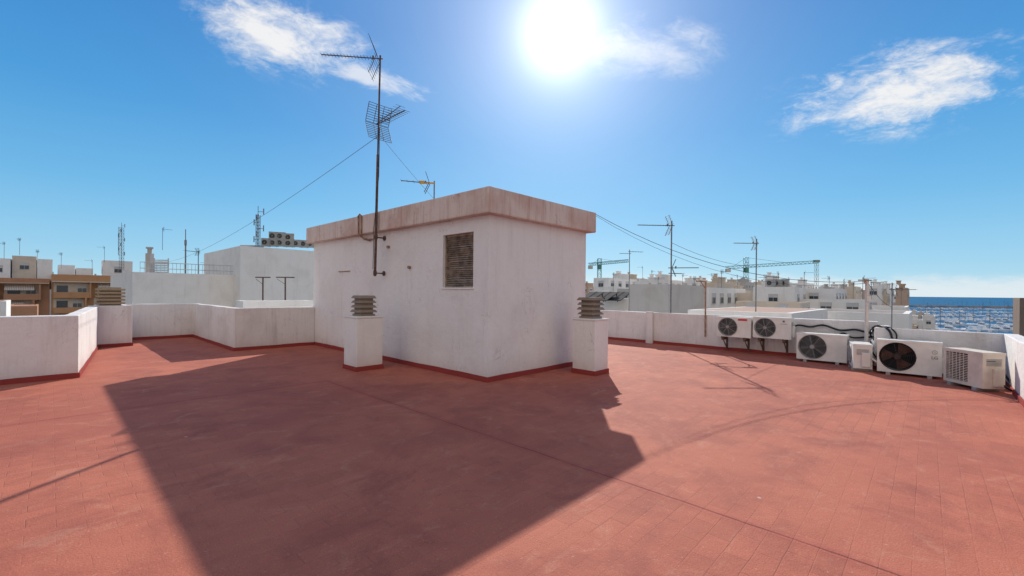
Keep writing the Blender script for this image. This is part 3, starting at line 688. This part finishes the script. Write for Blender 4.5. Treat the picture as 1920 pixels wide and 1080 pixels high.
for px,py in((499,463),(513,463),(527,463),(543,464),(557,464),(571,465),(583,465),(513,451),(543,453),(527,451)):
    p=W(px,py,31.5+ (px-500)*.012)
    if first: setat(ac_far,p,math.radians(25)); ac_far.scale=(.62,)*3; first=False
    else: dup(ac_far,p,math.radians(25+random.uniform(-8,8)),random.uniform(.56,.66))
p=W(460,466,29.6); b=MB(); b.box(p.x-.42,p.x+.42,p.y+.3,p.y+1.1,p.z-.6,p.z+.18); b.box(p.x-.5,p.x+.5,p.y+.22,p.y+1.18,p.z+.18,p.z+.26); tag(b.build('chimney_block',M_fargrey),'small grey chimney block on white roof','chimney')
p=W(264,513,27); b=MB(); b.box(p.x-.15,p.x+.15,p.y+.5,p.y+.8,p.z-.5,p.z+1.3);b.cyl((p.x,p.y+.65,p.z+1.3),(p.x,p.y+.65,p.z+1.65),.12,10); b.cyl((p.x,p.y+.65,p.z+1.6),(p.x,p.y+.65,p.z+1.7),.2,10); tag(b.build('flue_pipe',M_fargrey),'grey flue pipe with cap on roof edge','flue')
p=W(287,511,27.5); e=thing('louvred_screen','pale slatted plant screen on the white roof','screen',p); b=MB()
for k in range(9): b.box(p.x-.5,p.x+.45,p.y+.6,p.y+.63,p.z-.1+k*.11,p.z-.03+k*.11)
b.box(p.x-.5,p.x-.45,p.y+.64,p.y+.7,p.z-.3,p.z+.95); b.box(p.x+.4,p.x+.45,p.y+.64,p.y+.7,p.z-.3,p.z+.95); b.build('slats',M_frame,e,rel=True)
building(456,588,564,16,'R',.9,M_farwhite,'low white neighbouring terrace wall',wins=False,par=.3,roofm=M_terr,z0=-18)
for px,wd_ in((493,14),(535,17)):
    p=W(px,563,18.5); q=W(px,520,18.5); ww=wd_*18.5/F
    b=MB(); b.cyl((p.x,p.y,.2),(q.x,q.y,q.z),.03,6); b.cyl((q.x-ww,q.y,q.z),(q.x+ww,q.y,q.z),.026,6); b.cyl((q.x-ww*.9,q.y,q.z-.08),(q.x,q.y,q.z-.3),.01,5)
    tag(b.build('clothesline_post',M_rust),'rusty T-shaped clothesline post on neighbouring terrace','post')
def balcony_block(px0,px1,top,dist,mat,mat2,depth,label,nfl=3,fh=2.9,par=1.0,x_in=.3):
    e,A,B,zt=building(px0,px1,top,dist,'R',depth,mat,label,roofm=M_greyroof,rows=0,wins=False,par=par)
    ln=(B-A).length
    for fl_ in range(nfl):
        z=zt-par-.05-fl_*fh; k=x_in
        while k<ln-2.2:
            wdt=min(random.uniform(3.2,5.2),ln-k-.3); m2=random.choice([mat,mat2,mat])
            b=MB(); b.box(k,k+wdt,-.02,-.003,z-fh+.25,z-.1); b.build('recessed_wall',M_farbeige,e)
            b=MB(); b.box(k,k+wdt,-1.3,-.021,z-fh,z-fh+.2); b.box(k,k+wdt,-1.3,-1.2,z-fh+.2,z-fh+1.1); b.build('balcony',m2,e)
            b=MB(); b.box(k+.4,k+1.9,-.06,-.022,z-fh+.25,z-.55); b.build('balcony_door',M_glass,e)
            if wdt>3.6:
                o=bpy.data.objects.new('window',WME); COL.objects.link(o); o.parent=e; o.location=(k+wdt-.95,-.022,z-fh+1.1)
            if random.random()<.6:
                dz=random.uniform(.5,1.15); x1=k+random.uniform(2.2,wdt); b=MB(); b.add([(k+.1,-.07,z-.15),(x1,-.07,z-.15),(x1,-1.45,z-dz),(k+.1,-1.45,z-dz),(k+.1,-1.45,z-dz-.15),(x1,-1.45,z-dz-.15)],[[0,1,2,3],[3,2,5,4]]); b.build('awning',random.choice([M_awn,M_awn,M_farwhite]),e)
            b=MB(); b.box(k+wdt+.02,k+wdt+.3,-1.28,-.004,z-fh,z); b.build('pier',mat,e)
            k+=wdt+random.uniform(.4,1.4)
    b=MB(); b.box(.05,ln-.05,-1.45,-.004,zt-par+.02,zt-par+.22); b.build('eaves',mat2,e)
    return e
balcony_block(-70,93,521,78,M_brown,M_farpink,12,'brown apartment block with balconies and awnings')
balcony_block(96,251,516,86,M_ochre,M_farbeige,12,'ochre brick apartment block with balconies and striped awnings',par=1.5)
for (x0,x1,y0,yb,d_) in((-30,19,484,530,83),(22,68,480,515,86),(70,98,486,515,88),(108,140,497,517,92),(142,174,503,518,94),(193,248,489,520,97)):
    building(x0,x1,y0,d_,'R',5,M_farwhite if x0!=22 else M_farbeige,'white rooftop structure on the apartment block',wins=(x1-x0>40),rows=1,par=.3,name='rooftop_penthouse',z0=1)
building(-40,12,565,36,'R',6,M_farwhite,'small white roof corner with terracotta tiles',wins=False,roofm=M_terr,par=.1)
building(14,70,574,48,'R',8,M_brown,'low brown building with dark roof edge',wins=True,rows=1,roofm=M_terr,par=.1)
# --- right hand town
building(1085,1178,560,30,'L',8,M_farwhite,'low white roof with dark sloping sheet covers',wins=False,par=.3)
for px in(1108,1135,1160):
    p=W(px,556,29); M=Matrix.Translation(p)@Matrix.Rotation(ANG,4,'Z')@Matrix.Rotation(math.radians(-20),4,'Y')
    b=MB(); b.box(-.8,.8,-.55,.55,0,.05,M)
    b.box(-.8,.8,-.02,.02,.051,.07,M)
    b.box(.6,.65,-.5,-.45,-.6,0,M); b.box(.6,.65,.45,.5,-.6,0,M); tag(b.build('solar_panel',M_darkmetal),'dark sloping solar collector on a white roof','solar panel','solar collectors on the roof')
building(1180,1252,533,26,'L',6,M_fargrey,'grey blockwork wall of a neighbouring roof room',wins=False,par=.2)
building(1248,1330,539,34,'L',9,M_farwhite,'white rooftop house beside grey wall',rows=1,pent=0,ws=.6,woff=1.2,gap=1.8)
building(1325,1412,549,38,'L',9,M_farbeige,'pale rooftop terrace block',rows=1,pent=0,ws=.6,woff=1.2,gap=2)
building(1290,1485,584,15,'L',7,M_farwhite,'neighbouring terrace with faded red coating and low wall',wins=False,par=.06,roofm=M_paleterr)
building(1485,1705,585,19,'L',5,M_farwhite,'neighbouring white terrace wall',wins=False,par=.4,roofm=M_paleterr)
building(1412,1490,538,34,'L',7,M_farwhite,'white penthouse with rooftop equipment',rows=1,par=.2,ws=.5,woff=1.2,gap=2)
building(1488,1566,541,36,'L',7,M_farwhite,'white penthouse with row of small windows',rows=1,par=.2,pent=0,ws=.5,woff=1.0,gap=1.6)
building(1480,1625,561,33,'L',4,M_farwhite,'white terrace building with shuttered windows',rows=1,par=.2,ws=.55,woff=.95,gap=1.5)
building(1380,1500,566,26,'L',3,M_farbeige,'low beige rooftop room with small windows',rows=1,par=.15,ws=.4,woff=.62,gap=1.2)
for px,py in((1446,538),(1458,538),(1470,538)):
    p=W(px,py,34.5); dup(ac_far,p-Vector((0,0,.02)),math.radians(-45+random.uniform(-8,8)),.62,label='small grey condenser on a white penthouse roof')
building(1618,1700,575,40,'L',8,M_farwhite,'low pale building with terracotta roof',rows=1,roofm=M_terr,ws=.6,woff=1.2)
building(1912,2010,559,55,'L',6,M_darkbrown,'dark greyish brown apartment building with balconies',rows=4,floorh=3)
random.seed(21)
mats=[M_farwhite,M_farwhite,M_farwhite,M_farbeige,M_farbeige,M_fargrey,M_farpink]
for i in range(52):
    px=1095+i*11.6+random.uniform(-4,4); dist=random.uniform(70,200); py=random.uniform(526,552)+(6 if px>1560 else 0)
    if px<1230: py-=6
    building(px-random.uniform(9,18),px+random.uniform(9,18),py,dist,'L',random.uniform(8,14),random.choice(mats),'distant pale apartment building in the harbour town',rows=2,pent=random.choice([1,1,2]),group='distant town buildings',woff=1.9,gap=2.6)
for i in range(12):
    px=1640+random.uniform(0,105); dist=random.uniform(110,210)
    if px>1715: dist=random.uniform(140,200)
    z=random.uniform(-9,-5) if px>1700 else random.uniform(-3,-.5)
    py=557-(z-1.4)/dist*F*1.0
    building(px-12,px+13,py,dist,'L',12,random.choice(mats),'low harbour-side building with flat roof',rows=2,pent=1,group='distant town buildings',roofm=random.choice([M_terr,M_greyroof]))
for i in range(16):
    px=-40+i*38+random.uniform(-6,6); dist=random.uniform(110,220); py=random.uniform(505,528)
    building(px-25,px+25,py,dist,'R',14,random.choice(mats),'distant pale apartment building in the town',rows=2,pent=1,group='distant town buildings')
# ---------------------------------------------------------------- cranes
def crane(px,pyb,pyt,pl,pyl,pr,pyr,dist,mat,label):
    base=W(px,pyb,dist); top=W(px,pyt,dist); a=W(pl,pyl,dist); c=W(pr,pyr,dist); s_=dist/150
    e=thing('tower_crane',label,'crane',Vector((base.x,base.y,-18)),group='tower cranes over the town'); b=MB(); lattice(b,(base.x,base.y,-18),top,1.2*s_,18,.06*s_); b.build('mast',mat,e,rel=True)
    b=MB(); j=W(px,(pyl*(pr-px)+pyr*(px-pl))/(pr-pl),dist); lattice(b,a,c,.9*s_,22,.06*s_); b.build('jib',mat,e,rel=True)
    b=MB(); b.cyl(top,a.lerp(j,.3),.04*s_,4); b.cyl(top,c.lerp(j,.35),.04*s_,4); b.build('tie_bar',mat,e,rel=True)
    b=MB(); b.box(a.x,a.x+1.5*s_,a.y-.5*s_,a.y+.5*s_,a.z-1.5*s_,a.z-.5*s_); b.build('counterweight',M_fargrey,e,rel=True)
    b=MB(); b.box(j.x-.5*s_,j.x+.5*s_,j.y-.8*s_,j.y+.8*s_,j.z-2*s_,j.z-.5*s_); b.build('cab',mat,e,rel=True)
crane(1399,575,483,1361,502,1533,491,160,M_green,'green lattice tower crane with long jib over the town')
crane(1124,560,485,1103,496,1178,489,240,M_green,'distant green tower crane over rooftops')
p=W(1531,560,170);q=W(1531,489,170); b=MB(); lattice(b,(p.x,p.y,-18),(q.x,q.y,q.z),1.0,18,.05); b.box(q.x-1.0,q.x+1.0,q.y-.6,q.y+.6,q.z-.6,q.z+.3); tag(b.build('crane_mast',M_teal),'grey green lattice crane mast','crane')
# ---------------------------------------------------------------- marina
def boat_proto(sail):
    e=thing('sailing_boat' if sail else 'motor_boat','white sailing boat moored in the marina' if sail else 'white motor boat moored in the marina','boat',group='boats moored in the marina')
    b=MB(); sec=[(-5,1.3,.0),(-3,1.75,-.1),(0,1.9,-.1),(3,1.3,.1),(5,.35,.35),(6,.02,.5)]; vs=[]
    for x_,w_,dz in sec: vs+=[(x_,-w_,1.2+dz),(x_,-w_*.7,-.3),(x_,w_*.7,-.3),(x_,w_,1.2+dz)]
    fs=[]
    for i in range(len(sec)-1):
        for k in range(4): fs.append([4*i+k,4*i+4+k,4*i+4+(k+1)%4,4*i+(k+1)%4])
    fs.append([0,1,2,3]); b.add(vs,fs); b.build('hull',M_hull,e)
    b=MB()
    if sail: b.prism([(-2.5,-1.1),(1.5,-1),(2.8,-.5),(2.8,.5),(1.5,1),(-2.5,1.1)],1.1,1.75)
    else: b.prism([(-2.5,-1.3),(1.5,-1.2),(2.8,-.6),(2.8,.6),(1.5,1.2),(-2.5,1.3)],1.1,2.4); b.prism([(-2.2,-1.1),(.6,-1),(.6,1),(-2.2,1.1)],2.42,3.3)
    b.build('cabin',M_hull,e)
    b=MB()
    if sail:
        b.cyl((.6,0,1.7),(.6,0,14.5),.14,5); b.cyl((.6,0,2.8),(-3.8,0,2.9),.14,5); b.cyl((.6,0,14.3),(5.8,0,1.7),.03,3); b.cyl((.6,0,14.3),(-5,0,1.3),.03,3); b.build('mast',M_steel,e)
    else: b.box(-2.0,2.2,-1.32,1.22,1.6,2.1); b.build('window_band',M_glass,e)
    return e
random.seed(5)
sb=boat_proto(True); mbt=boat_proto(False); used=[False,False]
rowy=[275,325,390,475,590,740]
cnt=0
for d_ in rowy:
    cx_=215+(d_-225)*47/75 if d_<300 else min(330,262+(d_-300)*68/150)
    xa=max(cx_+6,(1722-960)/F*d_); xb=(1905-960)/F*d_; x_=xa+random.uniform(0,5)
    b=MB(); b.box(xa,xb+8,d_+7.4,d_+9.4,-20.2,-19.5); 
    for k in range(int((xb-xa)/20)): b.cyl((xa+10+k*20,d_+8.4,-20.3),(xa+10+k*20,d_+8.4,-17.8),.2,6)
    tag(b.build('pontoon',M_fargrey),'long grey floating pontoon in the marina','pontoon','marina pontoons')
    while x_<xb and cnt<290:
        s_=random.random()<.45; pr0=sb if s_ else mbt; k=0 if s_ else 1; rz_=math.pi/2+random.uniform(-.05,.05)+(math.pi if random.random()<.5 else 0); scl=random.uniform(.8,1.15)
        loc=(x_,d_+random.uniform(-.6,.6),-20)
        if not used[k]: pr0.location=loc; pr0.rotation_euler=(0,0,rz_); used[k]=True
        else: dup(pr0,loc,rz_,scl)
        cnt+=1; x_+=random.uniform(5.0,7.2)*(1 if d_<450 else 1.3)
b=MB(); n=60; vs=[]; 
for i in range(n+1):
    x_=560+i*13; yb=905+random.uniform(-3,3); vs+=[(x_,yb-9,-20.4),(x_,yb-2,-17.2+random.uniform(-.7,.7)),(x_,yb+3,-16.6+random.uniform(-.5,.5)),(x_,yb+12,-20.4)]
fs=[]
for i in range(n):
    for k in range(3): fs.append([4*i+k,4*i+4+k,4*i+5+k,4*i+1+k])
b.add(vs,fs); tag(b.build('breakwater',M_rock),'dark rock breakwater enclosing the marina','breakwater')
